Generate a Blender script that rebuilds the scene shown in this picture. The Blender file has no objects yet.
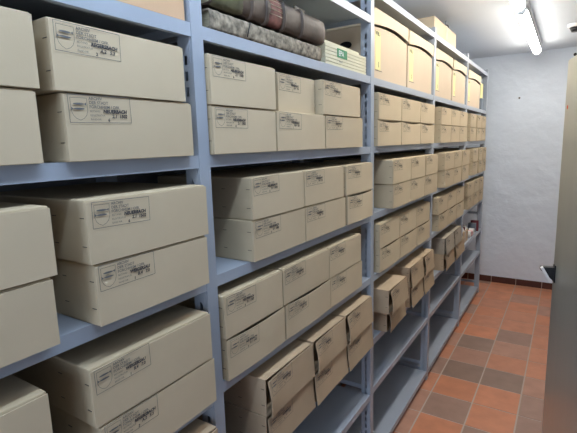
import bpy, bmesh, math, random
from mathutils import Vector, Matrix
random.seed(7)
sc = bpy.context.scene
C = sc.collection
R = math.radians

# ------------------------------------------------------------------ camera
FW = Vector((-0.5338987898796314, 0.8296717473595054, -0.16308548003574733)); RT = Vector((0.8431787269718173, 0.5368355843094553, -0.029277803901781196)); UP = Vector((-0.06325912224533867, 0.1531415915176233, 0.9861774365702141))
cam_data = bpy.data.cameras.new('camera'); cam = bpy.data.objects.new('camera', cam_data); C.objects.link(cam)
cam_data.sensor_fit = 'HORIZONTAL'; cam_data.sensor_width = 36.0
cam_data.lens = 36.0 * 435.697955538014 / 577.0
cam_data.clip_start = 0.02
M = Matrix((RT, UP, -FW)).transposed().to_4x4(); M.translation = Vector((0.7152132125973194, 0, 1.6))
cam.matrix_world = M
sc.camera = cam

# ------------------------------------------------------------------ world, light, exposure
w = bpy.data.worlds.new('world'); sc.world = w; w.use_nodes = True
w.node_tree.nodes['Background'].inputs[0].default_value = (0.62, 0.76, 1.0, 1)
w.node_tree.nodes['Background'].inputs[1].default_value = 0.25
sc.view_settings.view_transform = 'Standard'; sc.view_settings.look = 'None'
sc.view_settings.gamma = 1; sc.view_settings.use_curve_mapping = False
sc.view_settings.exposure = 1.80
TUBE = 10.0
COOL = 1.05
FILL = 4.5
fill = bpy.data.lights.new('added_cool_fill', 'AREA'); fill.shape = 'RECTANGLE'; fill.size = 0.8; fill.size_y = 1.5
fill.energy = FILL; fill.color = (0.66, 0.80, 1.0)
fill_o = bpy.data.objects.new('added_cool_fill', fill); C.objects.link(fill_o)
fill_o.location = (0.45, -1.50, 1.35); fill_o.rotation_euler = (R(105), 0, 0)   # added cool fill light, aimed +y and tilted up from behind the camera

# ------------------------------------------------------------------ materials
def mat(name, col, rough=0.6, metal=0.0, noise=0.0, scale=8.0, bump=0.0, bscale=60.0, stretch=None, obj_var=0.0, spec=0.4, bdist=0.002):
    m = bpy.data.materials.new(name); m.use_nodes = True
    nt = m.node_tree; b = nt.nodes['Principled BSDF']; L = nt.links
    b.inputs['Roughness'].default_value = rough; b.inputs['Metallic'].default_value = metal
    b.inputs['Specular IOR Level'].default_value = spec
    b.inputs['Base Color'].default_value = (*col, 1)
    tc = nt.nodes.new('ShaderNodeTexCoord'); src = tc.outputs['Object']
    if stretch:
        mp = nt.nodes.new('ShaderNodeMapping'); mp.inputs['Scale'].default_value = stretch
        L.new(src, mp.inputs[0]); src = mp.outputs[0]
    last = None
    if noise > 0:
        n = nt.nodes.new('ShaderNodeTexNoise'); n.inputs['Scale'].default_value = scale; n.inputs['Detail'].default_value = 6
        L.new(src, n.inputs['Vector'])
        r = nt.nodes.new('ShaderNodeMapRange'); r.inputs[3].default_value = 1 - noise; r.inputs[4].default_value = 1 + noise
        r.inputs[1].default_value = 0.25; r.inputs[2].default_value = 0.75
        L.new(n.outputs[0], r.inputs[0]); last = r.outputs[0]
    if obj_var > 0:
        oi = nt.nodes.new('ShaderNodeObjectInfo')
        r2 = nt.nodes.new('ShaderNodeMapRange'); r2.inputs[3].default_value = 1 - obj_var; r2.inputs[4].default_value = 1 + obj_var
        L.new(oi.outputs['Random'], r2.inputs[0])
        if last:
            mu = nt.nodes.new('ShaderNodeMath'); mu.operation = 'MULTIPLY'; L.new(last, mu.inputs[0]); L.new(r2.outputs[0], mu.inputs[1]); last = mu.outputs[0]
        else: last = r2.outputs[0]
    if last:
        vm = nt.nodes.new('ShaderNodeVectorMath'); vm.operation = 'SCALE'; vm.inputs[0].default_value = col
        L.new(last, vm.inputs['Scale']); L.new(vm.outputs[0], b.inputs['Base Color'])
    if bump > 0:
        n2 = nt.nodes.new('ShaderNodeTexNoise'); n2.inputs['Scale'].default_value = bscale; n2.inputs['Detail'].default_value = 5
        L.new(src, n2.inputs['Vector'])
        bp = nt.nodes.new('ShaderNodeBump'); bp.inputs['Strength'].default_value = bump; bp.inputs['Distance'].default_value = bdist
        L.new(n2.outputs[0], bp.inputs['Height']); L.new(bp.outputs[0], b.inputs['Normal'])
    return m
STEEL = mat('grey_blue_shelf_paint', (0.40, 0.44, 0.505), 0.36, 0.0, 0.05, 5, 0.05, 200)
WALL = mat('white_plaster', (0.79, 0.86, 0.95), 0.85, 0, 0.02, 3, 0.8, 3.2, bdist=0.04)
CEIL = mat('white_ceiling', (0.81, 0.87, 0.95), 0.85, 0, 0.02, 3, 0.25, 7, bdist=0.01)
SHADEWALL = mat('shade_dark_plaster', (0.30, 0.30, 0.31), 0.9, 0, 0.05, 3, 0.3, 6)  # wall behind the rack, darkened in colour to imitate lack of light
GREYWALL = mat('low_bounce_plaster', (0.22, 0.22, 0.23), 0.9, 0, 0.03, 3, 0.3, 6)  # unseen right wall, coloured dark to cut light bounced onto the shelves
CARTON = mat('grey_tan_carton', (0.565, 0.455, 0.30), 0.85, 0, 0.035, 18, 0.08, 300, obj_var=0.05)
FLAP = mat('grey_tan_carton_front', (0.62, 0.50, 0.335), 0.8, 0, 0.025, 10, 0.06, 300, obj_var=0.04)
OLDCARTON = mat('aged_grey_carton', (0.42, 0.36, 0.28), 0.85, 0, 0.12, 9, 0.15, 120, obj_var=0.08)
BROWN = mat('brown_carton', (0.52, 0.385, 0.25), 0.85, 0, 0.08, 8, 0.12, 120, obj_var=0.07)
CREAM = mat('cream_carton', (0.66, 0.53, 0.39), 0.8, 0, 0.03, 8, 0.05, 200, obj_var=0.03)
CREAMLID = mat('cream_carton_lid', (0.72, 0.60, 0.43), 0.8, 0, 0.03, 8, 0.05, 200, obj_var=0.03)
ORANGE = mat('orange_carton', (0.66, 0.42, 0.25), 0.8, 0, 0.08, 7, 0.1, 120)
YELLOW = mat('yellow_paper', (0.80, 0.74, 0.36), 0.7)
INK = mat('black_ink', (0.045, 0.045, 0.055), 0.7)
INKLIGHT = mat('grey_ink', (0.13, 0.13, 0.13), 0.7)
STAPLE = mat('dark_staple', (0.10, 0.09, 0.08), 0.4, 0.6)
LEATHER = mat('worn_brown_leather', (0.078, 0.052, 0.037), 0.5, 0, 0.75, 9, 0.9, 30, stretch=(1, 1, 1))
GREENLEATHER = mat('mossy_worn_leather', (0.11, 0.10, 0.05), 0.8, 0, 0.6, 22, 0.8, 50)
REDLABEL = mat('faded_red_leather_label', (0.17, 0.065, 0.048), 0.7, 0, 0.6, 45, 0.3, 80)
VELLUM = mat('mottled_grey_vellum', (0.27, 0.225, 0.165), 0.85, 0, 0.9, 55, 0.6, 60)
PAGES = mat('yellowed_page_block', (0.42, 0.36, 0.24), 0.9, 0, 0.3, 30, 0.6, 40, stretch=(1, 1, 30))
CASE = mat('cream_document_case', (0.72, 0.68, 0.50), 0.75, 0, 0.03, 12)
GREEN = mat('green_label', (0.03, 0.25, 0.10), 0.5)
WHITE = mat('white_plastic', (0.85, 0.86, 0.88), 0.4)
PAPER = mat('white_paper', (0.82, 0.80, 0.76), 0.8, 0, 0.05, 20)
PINK = mat('pink_paper', (0.75, 0.42, 0.42), 0.8)
MAROON = mat('maroon_cloth', (0.18, 0.04, 0.05), 0.8)
BLACK = mat('black_plastic', (0.012, 0.013, 0.016), 0.35)
GREYBOARD = mat('grey_binder_board', (0.20, 0.24, 0.29), 0.6)
BASE = mat('dark_red_skirting_tile', (0.085, 0.028, 0.018), 0.35, 0, 0.25, 6)
GROUT = mat('pale_grout', (0.55, 0.44, 0.37), 0.9)
DOORM = mat('brushed_grey_metal', (0.56, 0.59, 0.56), 0.36, 0.6, 0.05, 6, 0.06, 30, stretch=(1, 1, 0.05))
REDDOT = mat('orange_red_dot', (0.70, 0.12, 0.05), 0.6)
CHROME = mat('polished_lever', (0.85, 0.86, 0.88), 0.15, 1.0)
CLEAR = mat('clear_tape', (0.80, 0.72, 0.60), 0.25)
def emitter(name, col, st):
    em = bpy.data.materials.new(name); em.use_nodes = True
    b = em.node_tree.nodes['Principled BSDF']
    b.inputs['Base Color'].default_value = (0.9, 0.9, 0.9, 1)
    b.inputs['Emission Color'].default_value = (*col, 1); b.inputs['Emission Strength'].default_value = st
    return em
WARMTUBE = emitter('lit_diffuser', (1.0, 0.945, 0.85), TUBE)
COOLTUBE = emitter('lit_cool_diffuser', (0.64, 0.80, 1.0), TUBE*COOL)

def tile_mat():
    m = bpy.data.materials.new('terracotta_tiles'); m.use_nodes = True
    nt = m.node_tree; b = nt.nodes['Principled BSDF']; L = nt.links
    at = nt.nodes.new('ShaderNodeAttribute'); at.attribute_name = 'tile'
    tc = nt.nodes.new('ShaderNodeTexCoord')
    n = nt.nodes.new('ShaderNodeTexNoise'); n.inputs['Scale'].default_value = 9; n.inputs['Detail'].default_value = 6
    L.new(tc.outputs['Object'], n.inputs['Vector'])
    r = nt.nodes.new('ShaderNodeMapRange'); r.inputs[1].default_value = .3; r.inputs[2].default_value = .7; r.inputs[3].default_value = .90; r.inputs[4].default_value = 1.10
    L.new(n.outputs[0], r.inputs[0])
    vm = nt.nodes.new('ShaderNodeVectorMath'); vm.operation = 'SCALE'
    L.new(at.outputs['Color'], vm.inputs[0]); L.new(r.outputs[0], vm.inputs['Scale']); L.new(vm.outputs[0], b.inputs['Base Color'])
    b.inputs['Roughness'].default_value = 0.38; b.inputs['Specular IOR Level'].default_value = 0.4
    n2 = nt.nodes.new('ShaderNodeTexNoise'); n2.inputs['Scale'].default_value = 25; L.new(tc.outputs['Object'], n2.inputs['Vector'])
    bp = nt.nodes.new('ShaderNodeBump'); bp.inputs['Strength'].default_value = .25; bp.inputs['Distance'].default_value = .004
    L.new(n2.outputs[0], bp.inputs['Height']); L.new(bp.outputs[0], b.inputs['Normal'])
    return m
TILE = tile_mat()

# ------------------------------------------------------------------ helpers
def box(bm, x0, x1, y0, y1, z0, z1, mi=0):
    v = [bm.verts.new(p) for p in ((x0,y0,z0),(x1,y0,z0),(x1,y1,z0),(x0,y1,z0),(x0,y0,z1),(x1,y0,z1),(x1,y1,z1),(x0,y1,z1))]
    fs = []
    for f in ((0,3,2,1),(4,5,6,7),(0,1,5,4),(1,2,6,5),(2,3,7,6),(3,0,4,7)):
        fc = bm.faces.new([v[i] for i in f]); fc.material_index = mi; fs.append(fc)
    return v, fs
def cyl(bm, a, b_, r, n=16, r2=None, mi=0):
    a = Vector(a); b_ = Vector(b_); d = (b_ - a).normalized()
    s = d.orthogonal().normalized(); t = d.cross(s); r2 = r if r2 is None else r2
    A = [bm.verts.new(a + r*(math.cos(k*2*math.pi/n)*s + math.sin(k*2*math.pi/n)*t)) for k in range(n)]
    B = [bm.verts.new(b_ + r2*(math.cos(k*2*math.pi/n)*s + math.sin(k*2*math.pi/n)*t)) for k in range(n)]
    for k in range(n):
        f = bm.faces.new((A[k], A[(k+1)%n], B[(k+1)%n], B[k])); f.smooth = True; f.material_index = mi
    bm.faces.new(A[::-1]).material_index = mi; bm.faces.new(B).material_index = mi
def bevel(bm, w_, seg=2):
    bmesh.ops.bevel(bm, geom=list(bm.edges), offset=w_, segments=seg, affect='EDGES', profile=0.6)
def mesh(name, bm, mats):
    me = bpy.data.meshes.new(name); bmesh.ops.recalc_face_normals(bm, faces=bm.faces); bm.to_mesh(me); bm.free()
    for m in (mats if isinstance(mats, (list, tuple)) else [mats]): me.materials.append(m)
    return me
def put(name, me, parent=None, loc=(0,0,0), rot=(0,0,0)):
    o = bpy.data.objects.new(name, me); C.objects.link(o)
    if parent: o.parent = parent
    o.location = loc; o.rotation_euler = rot
    return o
def obj(name, bm, mats, parent=None, loc=(0,0,0), rot=(0,0,0)):
    return put(name, mesh(name, bm, mats), parent, loc, rot)
def tag(o, label, cat, group=None):
    o['label'] = label; o['category'] = cat
    if group: o['group'] = group
    return o
def thing(name, label, cat, loc=(0,0,0), rot=(0,0,0), group=None):
    o = bpy.data.objects.new(name, None); C.objects.link(o); o.location = loc; o.rotation_euler = rot; o.empty_display_size = .05
    return tag(o, label, cat, group)
def struct(name, bm, mats):
    o = obj(name, bm, mats); o['kind'] = 'structure'; return o
def text_into(bm, s, size, x, y, mi=0, shear=0.0, off=0.0, align='LEFT', plane='front', eps=0.0):
    """text polygons written into the local y-z plane (front faces look along +x)"""
    cu = bpy.data.curves.new('t', 'FONT'); cu.body = s; cu.size = size; cu.shear = shear; cu.offset = off; cu.align_x = align; cu.resolution_u = 2
    o = bpy.data.objects.new('t', cu); C.objects.link(o)
    me = bpy.data.meshes.new_from_object(o)
    bpy.data.objects.remove(o); bpy.data.curves.remove(cu)
    t = bmesh.new(); t.from_mesh(me); bpy.data.meshes.remove(me)
    vm = {}
    for v in t.verts: vm[v] = bm.verts.new((eps, x + v.co.x, y + v.co.y))
    for f in t.faces:
        try: bm.faces.new([vm[v] for v in f.verts]).material_index = mi
        except ValueError: pass
    t.free()
def line(bm, x0, y0, x1, y1, wd=0.0006, mi=0):
    d = Vector((x1-x0, y1-y0)); n = Vector((-d.y, d.x)).normalized()*wd/2
    v = [bm.verts.new((0, p[0], p[1])) for p in ((x0-n.x,y0-n.y),(x1-n.x,y1-n.y),(x1+n.x,y1+n.y),(x0+n.x,y0+n.y))]
    bm.faces.new(v).material_index = mi

# ------------------------------------------------------------------ room
Y0, Y1, XL, XR, H = -1.6, 5.22, -0.47, 0.93, 2.45
P = 0.2475; G = 0.0042
known = {}   # (column, row) -> tone ; column 1 starts x=.062, row 0 starts y=2.655
O1, O2, B1_, B2_, PK = (0.64,0.255,0.135), (0.58,0.25,0.145), (0.32,0.205,0.155), (0.40,0.24,0.18), (0.49,0.26,0.18)
for (c, r_, t) in ((1,3,B1_),(1,2,PK),(1,1,B1_),(1,0,O1),(1,-1,B2_),(1,-2,O1),(1,4,O1),(1,5,O2),(2,4,B2_),(2,3,PK),(2,5,O2),(2,2,O2),(2,1,B1_),(2,0,O1),(2,-1,O1),(2,-2,B2_),
                   (3,1,PK),(3,0,B2_),(3,-1,B2_),(3,-2,O2),(3,2,O2),(3,3,O2),(0,2,O2),(0,1,B2_),(0,0,O2),(0,-1,PK),(0,3,PK),(1,6,O1),(2,6,O2),(3,6,O1),(1,7,O2),(2,7,O1),(3,7,PK),(2,8,PK),(3,8,O2),(3,9,O1),(2,9,O1),(1,8,O1)):
    known[(c, r_)] = t
bm = bmesh.new(); lay = bm.loops.layers.float_color.new('tile')
pal = [O1, O1, O2, O2, PK, B2_, O2, O1]
for c in range(-4, 6):
    for r_ in range(-19, 12):
        x0 = 0.062 + (c-1)*P; y0 = 2.655 + r_*P
        xa, xb, ya, yb = max(x0+G, XL), min(x0+P-G, XR), max(y0+G, Y0), min(y0+P-G, Y1)
        if xb - xa < .004 or yb - ya < .004: continue
        col = known.get((c, r_)) or random.choice(pal); k = random.uniform(.92, 1.08)
        _, fs = box(bm, xa, xb, ya, yb, -.012, 0, 0)
        for f in fs:
            for l in f.loops: l[lay] = (col[0]*k, col[1]*k, col[2]*k, 1)
_, fs = box(bm, XL, XR, Y0, Y1, -.05, -.0015, 1)
struct('floor', bm, [TILE, GROUT])
bm = bmesh.new(); box(bm, XL, XR, Y0, Y1, H, H+.05); struct('ceiling', bm, CEIL)
bm = bmesh.new(); box(bm, XL-.05, XR+.05, Y1, Y1+.05, -.05, H+.05); struct('wall_far', bm, WALL)
bm = bmesh.new(); box(bm, XL-.05, XL, Y0, Y1, -.05, H+.05); struct('wall_left', bm, SHADEWALL)
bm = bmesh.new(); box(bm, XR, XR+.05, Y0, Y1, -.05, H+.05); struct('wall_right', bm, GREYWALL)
bm = bmesh.new()
box(bm, XL-.05, 0.0, Y0-.05, Y0, -.05, H+.05); box(bm, 0.0, 0.90, Y0-.05, Y0, 2.1, H+.05); box(bm, 0.90, XR+.05, Y0-.05, Y0, -.05, H+.05)
struct('wall_near', bm, WALL)
# skirting tiles along the end wall and the right wall
bm = bmesh.new(); x = 0.062 - 3*P
while x < XR:
    a, b2 = max(x+.003, XL), min(x+P-.003, XR)
    if b2-a > .01: box(bm, a, b2, Y1-.010, Y1, 0.0, .068)
    x += P
box(bm, XL, XR, Y1-.004, Y1, 0, .064, 1)
struct('baseboard_far', bm, [BASE, GROUT])
bm = bmesh.new(); y = Y0+.01
while y < Y1-.02:
    box(bm, XR-.010, XR, y+.003, min(y+P-.003, Y1-.012), 0.0, .068); y += P
struct('baseboard_right', bm, BASE)
# hairline crack trim where the end wall meets the ceiling
bm = bmesh.new(); box(bm, XL, XR, Y1-.006, Y1, H-.035, H-.030); struct('trim_1', bm, WALL)
# ------------------------------------------------------------------ shelving rack (one bolted run of five bays)
BAY0 = -0.224; D = 0.40
PY = [-.260, .740, 1.776, 2.776, 3.776, 4.764]      # near edge of each post
SZ = {'S0': 2.228, 'S1': 1.869, 'S2': 1.581, 'S3': 1.286, 'S4': 1.0, 'S5': 0.69, 'S6': 0.453, 'S7': 0.064}
def sz(b_, s):
    if s == 'S0' and b_ == 1: return 2.108
    if s == 'S5' and b_ == 1: return 0.706
    if s == 'S6' and b_ == 1: return 0.428
    if s == 'S6' and b_ == 2: return 0.445
    if s == 'S4' and b_ == 0: return 0.985
    return SZ[s]
rack = thing('shelving_rack', 'long grey-blue perforated steel shelving rack filling the left side from floor to ceiling', 'shelving', (0, BAY0, 0))
def post_mesh(h):
    bm = bmesh.new()
    box(bm, -.002, 0, 0, .036, 0, h)                        # front face
    box(bm, -.018, -.002, 0, .0015, 0, h); box(bm, -.045, -.027, 0, .0015, 0, h)
    z = 0.0
    while z < h:                                            # perforated web: rungs leave slots open
        box(bm, -.027, -.018, 0, .0015, z, min(z+.014, h)); z += .034
    box(bm, -.045, -.002, .0345, .036, 0, h)
    box(bm, -.045, -.0435, .0015, .0345, 0, h)
    return mesh('post', bm, STEEL)
POST = post_mesh(2.262)
for k in range(6):
    pk = PY[k]-BAY0+.036; put('post', POST, rack, (0, pk - .036, 0))
    o = put('post', POST, rack, (-D, pk, 0), (0, 0, math.pi))
    for z in (0.10, .838, 1.60, 2.18):
        bm = bmesh.new(); box(bm, -D+.045, -.045, pk-.022, pk-.014, z, z+.022); obj('side_strut', bm, STEEL, rack)
def shelf_mesh(wd):
    bm = bmesh.new(); y0, y1 = 0.0008, wd-.0008
    box(bm, -D+.001, -.001, y0, y1, -.002, 0)
    box(bm, -.003, -.001, y0, y1, -.029, -.002); box(bm, -D+.001, -D+.003, y0, y1, -.029, -.002)
    box(bm, -D+.003, -.003, y0, y0+.0015, -.022, -.002); box(bm, -D+.003, -.003, y1-.0015, y1, -.022, -.002)
    box(bm, -.014, -.003, y0+.002, y1-.002, -.029, -.0275)
    return mesh('shelf', bm, STEEL)
bm = bmesh.new()
v = [bm.verts.new(p) for p in ((0,0,0),(-.034,0,0),(0,0,-.055),(0,.0015,0),(-.034,.0015,0),(0,.0015,-.055))]
for f in ((0,1,2),(3,5,4),(0,3,4,1),(1,4,5,2),(0,2,5,3)): bm.faces.new([v[i] for i in f])
GUS = mesh('gusset_plate', bm, STEEL)
for b_ in range(5):
    ya, yb = PY[b_]+.036-BAY0, PY[b_+1]-BAY0; SHELF = shelf_mesh(yb-ya)
    for s in SZ:
        z = sz(b_, s)
        put('shelf', SHELF, rack, (0, ya, z))
        if z < 2.2 and s != 'S7':
            put('gusset_plate', GUS, rack, (-.006, yb-.0020, z-.0295))
            if b_ > 0: put('gusset_plate', GUS, rack, (-.006, ya+.0004, z-.0295))

# ------------------------------------------------------------------ archive boxes
def stamp_mesh(var, ink):
    W, Hh = .122, .046
    bm = bmesh.new()
    for a in ((0,0,W,0),(W,0,W,Hh),(W,Hh,0,Hh),(0,Hh,0,0)): line(bm, *a, wd=.0009)
    # shield with two fish
    sh = [(.004,.041),(.034,.041),(.034,.020),(.031,.012),(.026,.007),(.019,.004),(.012,.007),(.007,.012),(.004,.020),(.004,.041)]
    for a, b2 in zip(sh, sh[1:]): line(bm, a[0], a[1], b2[0], b2[1], wd=.0007)
    for zc, dr in ((.031, 1), (.023, -1)):
        pts = []
        for k in range(14):
            t = k/13*2*math.pi; pts.append((.0185+.0105*math.cos(t), zc+.0018*math.sin(t)))
        bm.faces.new([bm.verts.new((0, p[0], p[1])) for p in pts[:-1]])
        xt = .0185 + dr*.0095
        bm.faces.new([bm.verts.new((0, *p)) for p in ((xt, zc), (xt+dr*.0045, zc+.0026), (xt+dr*.0045, zc-.0026))])
    text_into(bm, 'ARCHIV', .0072, .038, .0385, off=.0001)
    text_into(bm, 'DER STADT', .0072, .038, .0315, off=.0001)
    text_into(bm, 'FORCHHEIM / OFR.', .0072, .038, .0245, off=.0001)
    text_into(bm, 'BESTAND', .0046, .038, .0180)
    text_into(bm, 'REGISTRATUR', .0046, .038, .0110)
    text_into(bm, 'BAND-NR.', .0046, .038, .0042)
    for f_ in bm.faces: f_.material_index = 0
    n1, n2, n3 = (('REGERSBACH', 'A.2   5.3', '2'), ('NEUERBACH', '2.1  1502', '6'), ('WEIGERSAU', 'B.4   7.0', '1'))[var]
    text_into(bm, n1, .0085, .064, .0168, mi=1, shear=.15, off=.0004)
    text_into(bm, n2, .0085, .081, .0085, mi=1, shear=.2, off=.0003)
    text_into(bm, n3, .0075, .072, .0022, mi=1, shear=.1, off=.0003)
    return mesh('ink_stamp', bm, ink)
STAMPS = [stamp_mesh(v_, [INKLIGHT, INK]) for v_ in range(3)]
def body_mesh(w_, h, d, m):
    bm = bmesh.new(); box(bm, -d, -.004, 0, w_, 0, h); bevel(bm, .003, 2); return mesh('carton_body', bm, m)
def open_body_mesh(w_, h, d, m):
    bm = bmesh.new(); t = .003
    box(bm, -d, -.004, 0, w_, 0, t); box(bm, -d, -.004, 0, w_, h-t, h)
    box(bm, -d, -.004, 0, t, t, h-t); box(bm, -d, -.004, w_-t, w_, t, h-t); box(bm, -d, -d+t, t, w_-t, t, h-t)
    return mesh('carton_body', bm, m)
def flap_mesh(w_, h, kind, m):
    """front panel; local origin at the lower left front corner of the body"""
    bm = bmesh.new(); nx, nz = 12, 8; t = .0025
    F = []; B = []
    for j in range(nz+1):
        rf, rb = [], []
        for i in range(nx+1):
            u_, v_ = i/nx, j/nz; x = 0.0; y = u_*w_; z = .001 + v_*(h-.0045)
            if kind == 0: x += .0012*math.sin(math.pi*u_)*(1-v_)                       # nearly flat
            if kind == 1: x += .0045*math.sin(math.pi*u_)*(1-v_); z -= .006*math.sin(math.pi*u_)*v_**3; z -= 0.0   # upper edge dips
            if kind == 2: x += .014*(1-u_)**3*(.45+.55*math.sin(math.pi*min(1, v_*1.05))) + .009*(1-v_)**1.5
            if kind == 3: x += .010*(1-v_)**1.5 + .005*(1-u_)**2
            rf.append(bm.verts.new((x, y, z))); rb.append(bm.verts.new((x-t, y, z)))
        F.append(rf); B.append(rb)
    for j in range(nz):
        for i in range(nx):
            for G_, fl in ((F, 1), (B, 0)):
                q = [G_[j][i], G_[j][i+1], G_[j+1][i+1], G_[j+1][i]]
                f = bm.faces.new(q if fl else q[::-1]); f.smooth = True
    F = [[bm.verts.new(v.co) for v in r_] for r_ in F]; B = [[bm.verts.new(v.co) for v in r_] for r_ in B]
    for j in range(nz):
        bm.faces.new((F[j][0], F[j+1][0], B[j+1][0], B[j][0])); bm.faces.new((F[j][nx], B[j][nx], B[j+1][nx], F[j+1][nx]))
    for i in range(nx):
        bm.faces.new((F[0][i], B[0][i], B[0][i+1], F[0][i+1])); bm.faces.new((F[nz][i], F[nz][i+1], B[nz][i+1], B[nz][i]))
    return mesh('front_flap', bm, m)
bm = bmesh.new(); box(bm, -.006, .006, -.0008, 0.0, -.0006, .0006); STAPLEM = mesh('staple', bm, STAPLE)
cache = {}
def get(key, fn, *a):
    if key not in cache: cache[key] = fn(*a)
    return cache[key]
count = [0]
def archive_box(y0, y1, z, X, label, h=.1150, kind=0, tone=0, d=.365, yaw=0.0, group='stamped archive boxes on the shelves', stamp=True, lim=None):
    i = count[0]; count[0] += 1
    w_ = round(y1-y0, 3); wb = round(min(y1, (lim if lim else y1)) - y0, 3)
    bmat = (CARTON, BROWN, OLDCARTON)[tone]; fmat = (FLAP, BROWN, OLDCARTON)[tone]
    r = thing('archive_box', label, 'box', (X, y0, z), (0, 0, yaw), group)
    put('carton_body', get(('b', wb, h, d, tone, kind > 0), open_body_mesh if kind > 0 else body_mesh, wb, h-.001, d, bmat), r)
    fx = 0.0 if kind != 2 else .001
    put('front_flap', get(('f', w_, h, kind, tone), flap_mesh, w_, h-.001, kind, fmat), r, (fx, 0, 0))
    if stamp:
        ex = {0: .0018, 1: .0046, 2: .0125, 3: .0120}[kind]
        ry = {0: 0, 1: 0, 2: 0, 3: 0}[kind]
        o = put('ink_stamp', STAMPS[i % 3], r, (ex, .005 + .005*((i*7) % 5)/5, h-.052 + .003*((i*3) % 4)/4), (R(((i*5) % 7-3)*.5), ry, 0))
        if kind in (2, 3): conform(o, w_, h, kind, fx)
    for zz in (.28, .72):
        put('staple', STAPLEM, r, (-.014, 0.0, h*zz))
        put('staple', STAPLEM, r, (-.10, 0.0, h*zz))
    return r
def conform(o, w_, h, kind, fx):
    """lay the stamp on the curved flap (own mesh copy)"""
    key = ('s', o.data.name, w_, kind, tuple(round(c, 4) for c in o.location), round(o.rotation_euler.x, 3))
    if key not in cache:
        me = o.data.copy(); ca, sa = math.cos(o.rotation_euler.x), math.sin(o.rotation_euler.x)
        for v in me.vertices:
            y = v.co.y*ca - v.co.z*sa + o.location.y; z = v.co.y*sa + v.co.z*ca + o.location.z
            u_, v_ = y/w_, min(1, max(0, (z-.001)/(h-.003)))
            if kind == 2: x = .014*(1-u_)**3*(.35+.65*math.sin(math.pi*min(1, v_*1.05))) + .009*(1-v_)**1.5
            else: x = .010*(1-v_)**1.5 + .005*(1-u_)**2
            v.co = (x+fx+.0012, y, z)
        cache[key] = me
    o.data = cache[key]; o.location = (0, 0, 0); o.rotation_euler = (0, 0, 0)

BN = ['nearest bay', 'second bay', 'third bay', 'fourth bay', 'last bay']
RN = {'S2': 'top box row', 'S3': 'second box row', 'S4': 'third box row', 'S5': 'lowest box row'}
def cols(n): return {1: ['only'], 2: ['left', 'right'], 3: ['left', 'middle', 'right']}[n]
def row(b_, s, upper, lower, X, kU=0, kL=0, tone=0, xu=None, xl=None, h=.1150, tones=None):
    """upper / lower: lists of (y0, y1) read off at the plane x=.01 ; moved to the plane X"""
    z = sz(b_, s)
    for tier, lst, zz, kk in (('lower', lower, z+.0003, kL), ('upper', upper, z+.0006+h, kU)):
        for i, it in enumerate(lst):
            a, c = it[0], it[1]; Xi = X + (it[2] if len(it) > 2 else 0); tn = it[3] if len(it) > 3 else tone
            k = (.7152-Xi)/(.7052)
            kn = kk[i] if isinstance(kk, list) else kk
            tone_w = ['grey-tan', 'battered brown', 'worn grey'][tn]
            archive_box(max(a*k, PY[b_]+.039), min(c*k, PY[b_+1]+.024), zz, Xi, '%s %s archive box, %s, %s of %s' % (cols(len(lst))[i], tier, tone_w, RN[s], BN[b_]),
                        h=h, kind=kn, tone=tn, lim=PY[b_+1]-.003, group=('open-fronted brown archive boxes' if tn else 'stamped archive boxes on the shelves'))
# nearest bay (A)
row(0, 'S2', [(.098,.388),(.413,.700)], [(.092,.380),(.424,.714)], .012, kU=0, kL=0)
row(0, 'S3', [(.082,.381),(.443,.746)], [(.076,.372),(.449,.738)], .028, kU=0, kL=0)
row(0, 'S4', [(.046,.341),(.418,.733)], [(.040,.345),(.425,.738)], .024, kU=0, kL=0)
row(0, 'S5', [(.30,.40),(.43,.735)], [(.10,.40),(.43,.735)], .028, kU=2, kL=2, tone=1)
# second bay (B)
row(1, 'S2', [(.782,1.048),(1.060,1.272,-.028),(1.336,1.640)], [(.783,1.043),(1.051,1.341),(1.349,1.664)], .012, kU=0, kL=0)
row(1, 'S3', [(.921,1.192),(1.198,1.485),(1.511,1.771)], [(.918,1.194),(1.200,1.498),(1.520,1.773)], .014, kU=0, kL=[0,0,1])
row(1, 'S4', [(.786,1.050),(1.056,1.356),(1.361,1.646)], [(.789,1.058),(1.066,1.365),(1.369,1.656)], .012, kU=0, kL=[1,1,0])
row(1, 'S5', [(.949,1.222),(1.236,1.486),(1.496,1.762)], [(.946,1.221),(1.230,1.494),(1.501,1.765)], .026, kU=2, kL=3, tone=1)
# third bay (C)
row(2, 'S2', [(1.845,2.148),(2.156,2.473),(2.480,2.776)], [(1.835,2.149),(2.157,2.479),(2.486,2.776)], .012, kU=0, kL=1)
row(2, 'S3', [(2.037,2.317),(2.323,2.592),(2.613,2.882)], [(2.044,2.305),(2.310,2.584),(2.590,2.878)], .034, kU=0, kL=0)
row(2, 'S4', [(1.863,2.140),(2.147,2.427),(2.433,2.713)], [(1.867,2.149),(2.156,2.447),(2.457,2.730)], .012, kU=0, kL=1)
row(2, 'S5', [(2.000,2.275,.028),(2.335,2.590),(2.600,2.830)], [(1.975,2.240),(2.345,2.590),(2.600,2.838)], .030, kU=[2,3,2], kL=[2,3,3], tone=1)
# fourth bay (D)
row(3, 'S2', [(2.948,3.225),(3.232,3.510),(3.516,3.795)], [(2.948,3.225),(3.232,3.510),(3.516,3.797)], .014)
row(3, 'S3', [(3.085,3.355),(3.362,3.625),(3.660,3.940)], [(3.093,3.360),(3.366,3.630),(3.662,3.925)], .038)
row(3, 'S4', [(2.923,3.195),(3.200,3.475),(3.482,3.765)], [(2.951,3.210),(3.216,3.490),(3.497,3.770)], .018, kL=1)
row(3, 'S5', [(3.151,3.430,0,2),(3.437,3.700,0,2)], [(3.139,3.450),(3.460,3.830)], .026, kU=3, kL=2, tone=1)
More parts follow.
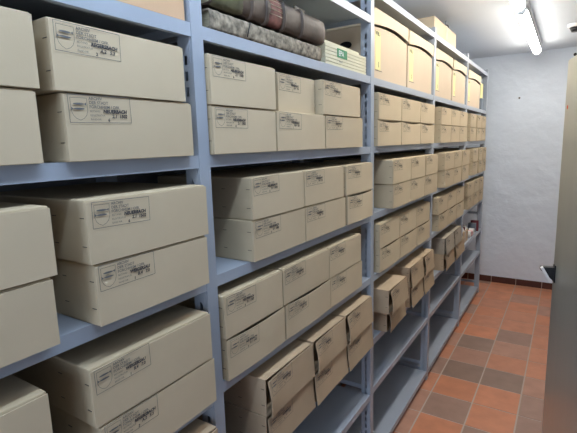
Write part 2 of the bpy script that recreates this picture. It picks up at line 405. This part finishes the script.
# last bay (E)
row(4, 'S2', [(3.940,4.200),(4.240,4.480),(4.487,4.715)], [(3.940,4.200),(4.236,4.475),(4.482,4.715)], .012)
row(4, 'S3', [(4.120,4.350),(4.406,4.600),(4.630,4.810)], [(4.110,4.345),(4.406,4.605),(4.630,4.810)], .020)
row(4, 'S4', [(3.934,4.210),(4.220,4.480),(4.490,4.720)], [(3.960,4.215),(4.222,4.485),(4.492,4.720)], .012)

# ------------------------------------------------------------------ tall cream boxes with arched lids
def tall_box(y0, y1, label, h=.285, d=.34, X=-.004):   # hand hole sits in the side facing the camera
    w_ = y1-y0
    r = thing('storage_box', label, 'box', (X, y0, SZ['S1']+.0003), group='tall cream storage boxes')
    bm = bmesh.new(); t = .003
    box(bm, -d, -.012, .004, w_-.004, 0, t); box(bm, -d, -d+t, .004, w_-.004, t, h-.006)
    box(bm, -d+t, -.012, .004, .004+t, t, h-.006); box(bm, -d+t, -.012, w_-.004-t, w_-.004, t, h-.006)
    obj('carton_body', bm, CREAM, r)
    bm = bmesh.new(); a_ = [bm.verts.new((-.135+.030*math.cos(2*math.pi*k/20), .0036, .150+.016*math.sin(2*math.pi*k/20))) for k in range(20)]
    b_ = [bm.verts.new((v.co.x, .0040, v.co.z)) for v in a_]; bm.faces.new(a_); bm.faces.new(b_[::-1])
    for k in range(20): bm.faces.new((a_[k], a_[(k+1)%20], b_[(k+1)%20], b_[k]))
    obj('hand_hole', bm, BLACK, r)
    bm = bmesh.new(); n = 20; A = []
    for i in range(n+1):
        u_ = i/n; y = .003 + u_*(w_-.006); zt = h - .075 + .015*math.sin(math.pi*u_)
        A.append([bm.verts.new(p_) for p_ in ((-.008, y, 0), (-.008, y, zt), (-.011, y, zt), (-.011, y, 0))])
    for p_, q_ in zip(A, A[1:]):
        for k in range(4): bm.faces.new((p_[k], q_[k], q_[(k+1)%4], p_[(k+1)%4]))
    bm.faces.new(A[0]); bm.faces.new(A[-1][::-1])
    obj('front_panel', bm, CREAM, r)
    # lid: top plate, side skirts and a front skirt whose lower rim is arched
    bm = bmesh.new(); box(bm, -d-.003, 0, 0, w_, h-.004, h)
    box(bm, -d-.003, -.003, 0, .003, h-.065, h-.004); box(bm, -d-.003, -.003, w_-.003, w_, h-.065, h-.004)
    n = 20; A = []
    for i in range(n+1):
        u_ = i/n; y = u_*w_; zl = h - .066 + .015*math.sin(math.pi*u_) + .006*(u_-.5); xo = .004*math.sin(math.pi*u_)
        A.append([bm.verts.new(p) for p in ((xo, y, zl), (0, y, h), (-.003+xo, y, zl), (-.003, y, h))])
    for p, q in zip(A, A[1:]):
        for a, b2, c, e in ((p[0], q[0], q[1], p[1]), (p[2], p[3], q[3], q[2]), (p[0], p[2], q[2], q[0])):
            bm.faces.new((a, b2, c, e)).smooth = False
    obj('lid', bm, CREAMLID, r)
    bm = bmesh.new(); box(bm, -.0079, -.0073, .030, .092, .040, h-.084); obj('paper_label', bm, YELLOW, r)
    bm = bmesh.new()
    line(bm, .030, .037, .112, .037, wd=.0022)
    obj('ink_underline', bm, INK, r, (-.0071, 0, 0))
    bm = bmesh.new(); text_into(bm, 'WBU', .024, .030, h-.103, off=.0006); obj('ink_lettering', bm, INK, r, (-.0071, 0, 0))
    bm = bmesh.new(); text_into(bm, '1', .034, .060, .052, off=.0006); obj('ink_numeral', bm, INK, r, (-.0071, 0, 0))
    return r
tall_box(1.824, 2.285, 'tall cream storage box with arched lid, first right of the second rack post')
tall_box(2.300, 2.770, 'tall cream storage box with arched lid, second in the third bay, beside the third post')
tall_box(2.840, 3.290, 'tall cream storage box with arched lid, left of two in the fourth bay')
tall_box(3.318, 3.768, 'tall cream storage box with arched lid, right of two in the fourth bay')
tall_box(3.872, 4.440, 'tall cream storage box on top shelf of the last bay, next to grey binder')
r = thing('document_binder', 'small grey binder with yellow sheet above, at the far end of the tall boxes', 'binder', (-.004, 4.52, SZ['S1']+.0003))
bm = bmesh.new(); box(bm, -.26, 0, 0, .14, 0, .105); bevel(bm, .002, 1); obj('binder_cover', bm, GREYBOARD, r)
bm = bmesh.new(); box(bm, -.02, -.016, .01, .135, .105, .245); obj('paper_sheet', bm, YELLOW, r)

# orange carton above the nearest bay
r = thing('cardboard_carton', 'plain orange cardboard carton on the upper shelf of the nearest bay', 'box', (-.006, .16, SZ['S1']+.0003))
bm = bmesh.new(); box(bm, -.36, 0, 0, .57, 0, .28); bevel(bm, .003, 2); obj('carton_body', bm, ORANGE, r)
bm = bmesh.new(); box(bm, -.36, .002, .001, .569, .2802, .2832); obj('top_flap', bm, ORANGE, r)

# carton on the very top of the rack
r = thing('cardboard_carton', 'pale cardboard carton lying on top of the rack just under the ceiling', 'box', (-.0485, 2.945, SZ['S0']+.0003))
bm = bmesh.new(); box(bm, -.27, 0, 0, .62, 0, .138); bevel(bm, .003, 2); obj('carton_body', bm, CREAMLID, r)
bm = bmesh.new(); box(bm, .0002, .0012, .31, .36, .0, .138); box(bm, -.27, .0012, .31, .36, .1382, .1392); obj('packing_tape', bm, CLEAR, r)
bm = bmesh.new(); box(bm, -.268, -.002, .004, .616, .1385, .1405); obj('top_flap', bm, CREAM, r)

# ------------------------------------------------------------------ old volumes, document case, brown carton (second bay, top)
def book(name, label, y0, y1, z0, z1, depth, covm, ribs, X, roll=0.0, tt=.004, yaw=0.0, bulge=.018, waves=.0):
    t = thing(name, label, 'book', (X, y0, z0), (roll, 0, yaw), 'old folio volumes lying on the shelf')
    L_, T = y1-y0, z1-z0
    # cover: spine curve (cross section in x-z) swept along y, with boards
    bm = bmesh.new(); n = 12; ny = 40
    prof = []
    for k in range(n+1):
        a = -math.pi/2 + math.pi*k/n
        prof.append((bulge*abs(math.cos(a))**.6-bulge, T/2 + (T/2)*math.sin(a)))
    outer = [(-depth, 0)] + prof + [(-depth, T)]
    inner = [(-depth, T-tt)] + [(p[0]-tt*.8, T/2+(p[1]-T/2)*(1-2*tt/T)) for p in prof[::-1]] + [(-depth, tt)]
    ring = outer + inner; rows = []
    for j in range(ny+1):
        y = L_*j/ny; rr = random.Random(j)
        k = 1 + waves*rr.uniform(-1, 1)
        rows.append([bm.verts.new((p[0]*1.0 + (waves*.02*rr.uniform(-1,1)), y + (waves*.01*rr.uniform(-1,1) if 0 < j < ny else 0), T/2+(p[1]-T/2)*(k if p[1] > T/2 else 1))) for p in ring])
    m_ = len(ring)
    for a, b2 in zip(rows, rows[1:]):
        for i in range(m_):
            f = bm.faces.new((a[i], a[(i+1)%m_], b2[(i+1)%m_], b2[i])); f.smooth = 0 < i < n+1
    # end rims as quads (outer to inner)
    for rw, fl in ((rows[0], 0), (rows[-1], 1)):
        for i in range(len(outer)-1):
            q = [rw[i], rw[i+1], rw[m_-2-i], rw[m_-1-i]]
            bm.faces.new(q if fl else q[::-1])
    obj('cover', bm, covm, t)
    bm = bmesh.new(); n2 = 10; pr_ = [(-depth+.008, tt+.0005)] + [(bulge*.7*math.cos(-math.pi/2+math.pi*k/n2)-bulge-.004, T/2+(T/2-tt-.0005)*math.sin(-math.pi/2+math.pi*k/n2)) for k in range(n2+1)] + [(-depth+.008, T-tt-.0005)]
    e0 = [bm.verts.new((p[0], .006, p[1])) for p in pr_]; e1 = [bm.verts.new((p[0], L_-.006, p[1])) for p in pr_]
    bm.faces.new(e0); bm.faces.new(e1[::-1])
    for i in range(len(pr_)): bm.faces.new((e0[i], e0[(i+1)%len(pr_)], e1[(i+1)%len(pr_)], e1[i]))
    obj('page_block', bm, PAGES, t)
    def band(nm, ya, yb, m, lift=.003):
        bm = bmesh.new(); A = []
        for y, l in ((ya, -.0006), (ya+(yb-ya)*.25, lift), (ya+(yb-ya)*.75, lift), (yb, -.0006)):
            A.append([bm.verts.new(((bulge+l)*abs(math.cos(-math.pi/2+math.pi*k/14))**.6-bulge, y, T/2+(T/2+l)*math.sin(-math.pi/2+math.pi*k/14))) for k in range(15)])
        for a, b2 in zip(A, A[1:]):
            for i in range(14): bm.faces.new((a[i], a[i+1], b2[i+1], b2[i])).smooth = True
        # closed underside so the band has thickness
        U = [[bm.verts.new(((bulge-.002)*abs(math.cos(-math.pi/2+math.pi*k/14))**.6-bulge, y, T/2+(T/2-.002)*math.sin(-math.pi/2+math.pi*k/14))) for k in range(15)] for y in (ya, yb)]
        for i in range(14):
            bm.faces.new((U[0][i], U[1][i], U[1][i+1], U[0][i+1]))
            bm.faces.new((A[0][i], A[0][i+1], U[0][i+1], U[0][i])); bm.faces.new((A[3][i], U[1][i], U[1][i+1], A[3][i+1]))
        return obj(nm, bm, m, t)
    for y in ribs: band('raised_band', y-.006, y+.006, covm, .005)
    return t, band, T, L_
b1, band, T, L_ = book('folio_volume', 'mottled grey vellum folio lying flat beneath the brown leather volume', .800, 1.335, SZ['S1']+.0003, SZ['S1']+.0440, .33, VELLUM, [], .004, waves=.04, bulge=.008)
bm = bmesh.new(); cyl(bm, (.0015, .135, .004), (.001, .150, .042), .0012, 8); obj('binding_cord', bm, BLACK, b1)
b2_, band, T, L_ = book('folio_volume', 'thick brown leather volume with raised spine bands lying on the grey folio', .800, 1.345, SZ['S1']+.0525, SZ['S1']+.1270, .34, LEATHER, [.150, .215, .300, .400], .014, waves=.03, bulge=.018, tt=.005)
band('spine_title_label', .224, .292, REDLABEL, .0012)
band('worn_spine_end', .0, .118, GREENLEATHER, .0030)
bm = bmesh.new()
for k in range(5):
    z0 = .016 + k*.012; cyl(bm, (.0014-abs(k-2)**2*.0011, .228, z0), (.0014-abs(k-2)**2*.0011, .288, z0), .0010, 6)
obj('gilt_lines', bm, PAGES, b2_)
bm = bmesh.new()
pts = [(-.030,.405,T+.001),(-.022,.45,T+.001),(-.020,.45,T+.012),(-.026,.40,T+.018)]
vs = [bm.verts.new(p) for p in pts] + [bm.verts.new((p[0]-.004, p[1], p[2]+.002)) for p in pts]
for f in ((0,1,2,3),(7,6,5,4),(0,4,5,1),(1,5,6,2),(2,6,7,3),(3,7,4,0)): bm.faces.new([vs[i] for i in f])
obj('torn_strap', bm, VELLUM, b2_)

r = thing('document_case', 'cream ridged document case with green label beside the old volumes', 'document case', (-.004, 1.380, SZ['S1']+.0003))
bm = bmesh.new(); zz = 0
for k in range(6):
    box(bm, -.30, -.0004, .001*(k % 2), .355-.001*(k % 2), zz, zz+.0100); box(bm, -.298, -.006, .004, .351, zz+.0098, zz+.0120); zz += .0118
obj('case_body', bm, CASE, r)
bm = bmesh.new(); box(bm, -.30, -.008, .0, .30, zz, zz+.010); bevel(bm, .0015, 1); obj('case_lid', bm, CASE, r)
bm = bmesh.new(); box(bm, .0002, .0009, .090, .172, .034, .064); gl = obj('green_label', bm, GREEN, r)
bm = bmesh.new(); text_into(bm, 'EPA', .026, .100, .040, off=.0002); obj('label_lettering', bm, WHITE, gl, (.0012, 0, 0))
bm = bmesh.new(); text_into(bm, 'No 12', .010, .105, .018, off=.0002); obj('ink_lettering', bm, INKLIGHT, r, (.0006, 0, 0))

# ------------------------------------------------------------------ oddments on the fourth level of the last bay
z = SZ['S5']+.0003
r = thing('small_carton', 'small brown carton at the left of the oddments in the last bay', 'box', (-.02, 3.95, z)); bm = bmesh.new(); box(bm, -.18, 0, 0, .22, 0, .10); bevel(bm, .002, 1); obj('carton_body', bm, BROWN, r)
bm = bmesh.new(); box(bm, -.18, .0012, .08, .11, .1002, .1012); box(bm, .0002, .0012, .08, .11, 0, .1012); obj('packing_tape', bm, CLEAR, r)
r = thing('paper_bundle', 'white paper bundle lying on the small brown carton in the last bay', 'papers', (-.03, 3.96, z+.1022))
bm = bmesh.new()
for k in range(5): box(bm, -.15+.004*k, -.003*k, .004*((k*3) % 4), .22+.004*k, .006*k, .006*k+.005)
obj('paper_stack', bm, PAPER, r)
bm = bmesh.new(); box(bm, -.152, .0025, .10, .104, -.0001, .032); obj('tie_band', bm, MAROON, r)
for nm, lab, m, ya, yb, za, zb, xx in (('cloth_bound_book', 'maroon cloth book standing at the far end of the oddments in the last bay', MAROON, 4.60, 4.635, 0, .105, -.005),
                              ('cloth_bound_book', 'dark book standing next to the maroon book in the last bay', GREYBOARD, 4.555, 4.595, 0, .085, -.02)):
    r = thing(nm, lab, 'book', (xx, ya, z)); T = yb-ya
    bm = bmesh.new(); box(bm, -.07, 0, 0, .003, 0, zb); box(bm, -.07, 0, T-.003, T, 0, zb); box(bm, -.003, 0, .003, T-.003, 0, zb); obj('cover', bm, m, r)
    bm = bmesh.new(); box(bm, -.066, -.004, .0035, T-.0035, .004, zb-.004); obj('page_block', bm, PAGES, r)
def roll(label, m, y, z_, rr, x0=-.26, x1=-.01):
    r = thing('paper_roll', label, 'paper roll', (0, y, z_+.0012)); bm = bmesh.new()
    n = 24; rings = []
    for x, q in ((x1, rr), (x0, rr), (x0, rr*.6), (x1, rr*.6)):
        rings.append([bm.verts.new((x, q*math.cos(2*math.pi*k/n), rr+q*math.sin(2*math.pi*k/n))) for k in range(n)])
    for i in range(4):
        a, b3 = rings[i], rings[(i+1) % 4]
        for k in range(n): bm.faces.new((a[k], a[(k+1)%n], b3[(k+1)%n], b3[k])).smooth = True
    obj('rolled_sheet', bm, m, r)
    bm = bmesh.new(); cyl(bm, (x1-.05, 0, rr), (x1-.044, 0, rr), rr+.001, 24); obj('tie_band', bm, BLACK, r)
roll('white paper roll right of the small brown carton in the last bay', PAPER, 4.245, z, .033)
roll('pink paper roll behind the white roll in the last bay', PINK, 4.33, z, .028)
roll('thin white paper roll next to the dark book in the last bay', PAPER, 4.42, z, .030)

# ------------------------------------------------------------------ ceiling luminaires
def lamp(y0, y1, label, em, x=.405):
    t = thing('tube_luminaire', label, 'ceiling light', (x, y0, H), group='tubular ceiling luminaires')
    Lg = y1-y0
    bm = bmesh.new(); rr = .034; n = 20
    prof = [(0.028, rr*.55), (.034, rr*.9), (.045, rr)]
    st = [(.030, rr*.6), (.036, rr*.92), (.050, rr), (Lg-.050, rr), (Lg-.020, rr*.92), (Lg-.006, rr*.62), (Lg, rr*.2)]
    rings = [[bm.verts.new((q*math.cos(2*math.pi*k/n), y, -.062+q*math.sin(2*math.pi*k/n))) for k in range(n)] for y, q in st]
    for a, b3 in zip(rings, rings[1:]):
        for k in range(n): bm.faces.new((a[k], a[(k+1)%n], b3[(k+1)%n], b3[k])).smooth = True
    bm.faces.new(rings[0]); bm.faces.new(rings[-1][::-1])
    for f in bm.faces:
        if f.calc_center_median().z > -.062 + .001: f.material_index = 1        # upper half made opaque and unlit to keep glare off the ceiling
    obj('diffuser_tube', bm, [em, WHITE], t)
    bm = bmesh.new(); cyl(bm, (0, -.012, -.062), (0, .034, -.062), .026, 20); obj('end_cap', bm, GREYBOARD, t)
    bm = bmesh.new(); box(bm, -.036, .036, .05, Lg-.05, -.029, -.001); obj('mounting_rail', bm, WHITE, t)  # rail widened to block direct tube light from the ceiling
    for y in (.25, Lg-.25):
        bm = bmesh.new(); box(bm, -.039, .039, y-.008, y+.008, -.034, -.0295); obj('clip', bm, WHITE, t)
lamp(3.24, 4.84, 'lit white tube luminaire on the ceiling, the one near the end wall', WARMTUBE)
lamp(1.56, 3.16, 'lit white tube luminaire whose rounded end shows at the top edge of the photo', WARMTUBE)
lamp(-.30, 1.25, 'lit cool white tube luminaire on the ceiling near the doorway', COOLTUBE)

# ------------------------------------------------------------------ metal door standing open on the right
hx, hy, ex_, ey = .872, 1.48, .6875, 2.30
ang = math.atan2(ey-hy, ex_-hx); Ld = math.hypot(ex_-hx, ey-hy)
t = thing('metal_door', 'open brushed grey metal door with lever handle at the right edge', 'door', (hx, hy, 0), (0, 0, ang))
bm = bmesh.new(); box(bm, 0, Ld, -.042, 0, .010, 1.922); bevel(bm, .003, 2); obj('door_leaf', bm, DOORM, t)
# local +y is the face turned to the rack
bm = bmesh.new(); box(bm, Ld-.050, Ld-.014, .0005, .005, .942, 1.022); bevel(bm, .0015, 2)
hd = obj('handle_plate', bm, BLACK, t)
bm = bmesh.new(); vs = [bm.verts.new((x_, y_, z_)) for x_ in (Ld-.046, Ld-.016) for y_, z_ in ((.0055, 1.012), (.058, 1.012), (.060, .998), (.0055, .948))]
for f in ((0,1,2,3),(7,6,5,4),(0,4,5,1),(1,5,6,2),(2,6,7,3),(3,7,4,0)): bm.faces.new([vs[i] for i in f])
obj('handle_housing', bm, BLACK, hd)
bm = bmesh.new(); vs = [bm.verts.new((x_, y_, z_)) for x_ in (Ld-.070, Ld-.047) for y_, z_ in ((.0540, 1.018), (.0640, 1.012), (.0260, .946), (.0160, .950))]
for f in ((0,1,2,3),(7,6,5,4),(0,4,5,1),(1,5,6,2),(2,6,7,3),(3,7,4,0)): bm.faces.new([vs[i] for i in f])
obj('door_lever', bm, WHITE, hd)
bm = bmesh.new(); cyl(bm, (Ld-.045, .0002, 1.722), (Ld-.045, .0010, 1.722), .009, 20); obj('round_dot', bm, REDDOT, t)  # flat orange-red disc on the door face
for z in (.25, 1.65):
    bm = bmesh.new(); cyl(bm, (-.006, -.02, z), (-.006, -.02, z+.12), .008, 12); obj('hinge', bm, STEEL, t)

# ------------------------------------------------------------------ little things
t = thing('ceiling_detector', 'small dark and white fitting on the ceiling at the right edge', 'detector', (.700, 4.20, H))
bm = bmesh.new(); cyl(bm, (0,0,-.025), (0,0,-.0005), .055, 24, .06); obj('detector_base', bm, WHITE, t)
bm = bmesh.new(); cyl(bm, (0,0,-.055), (0,0,-.0255), .030, 24, .045); obj('detector_head', bm, BLACK, t)
bm = bmesh.new(); cyl(bm, (.705, Y1-.022, 2.375), (.705, Y1-.0005, 2.375), .014, 16)
tag(obj('cable_clip', bm, BLACK), 'small black cable clip on the end wall above the metal door', 'clip')
bm = bmesh.new(); cyl(bm, (.245, Y1-.012, 2.005), (.245, Y1-.0005, 2.005), .008, 12, .010)
tag(obj('wall_plug', bm, INKLIGHT), 'tiny grey wall plug in the white end wall', 'wall plug')
t = thing('ceiling_hook', 'small metal ring hook on the ceiling above the pale carton', 'hook', (-.10, 3.45, H))
bm = bmesh.new(); cyl(bm, (0,0,-.03), (0,0,-.0005), .005, 12); obj('hook_stem', bm, STEEL, t)
bm = bmesh.new(); n = 20
for k in range(n):
    a0, a1 = 2*math.pi*k/n, 2*math.pi*(k+1)/n
    cyl(bm, (.02*math.cos(a0), 0, -.048+.02*math.sin(a0)), (.02*math.cos(a1), 0, -.048+.02*math.sin(a1)), .004, 8)
obj('hook_ring', bm, STAPLE, t)
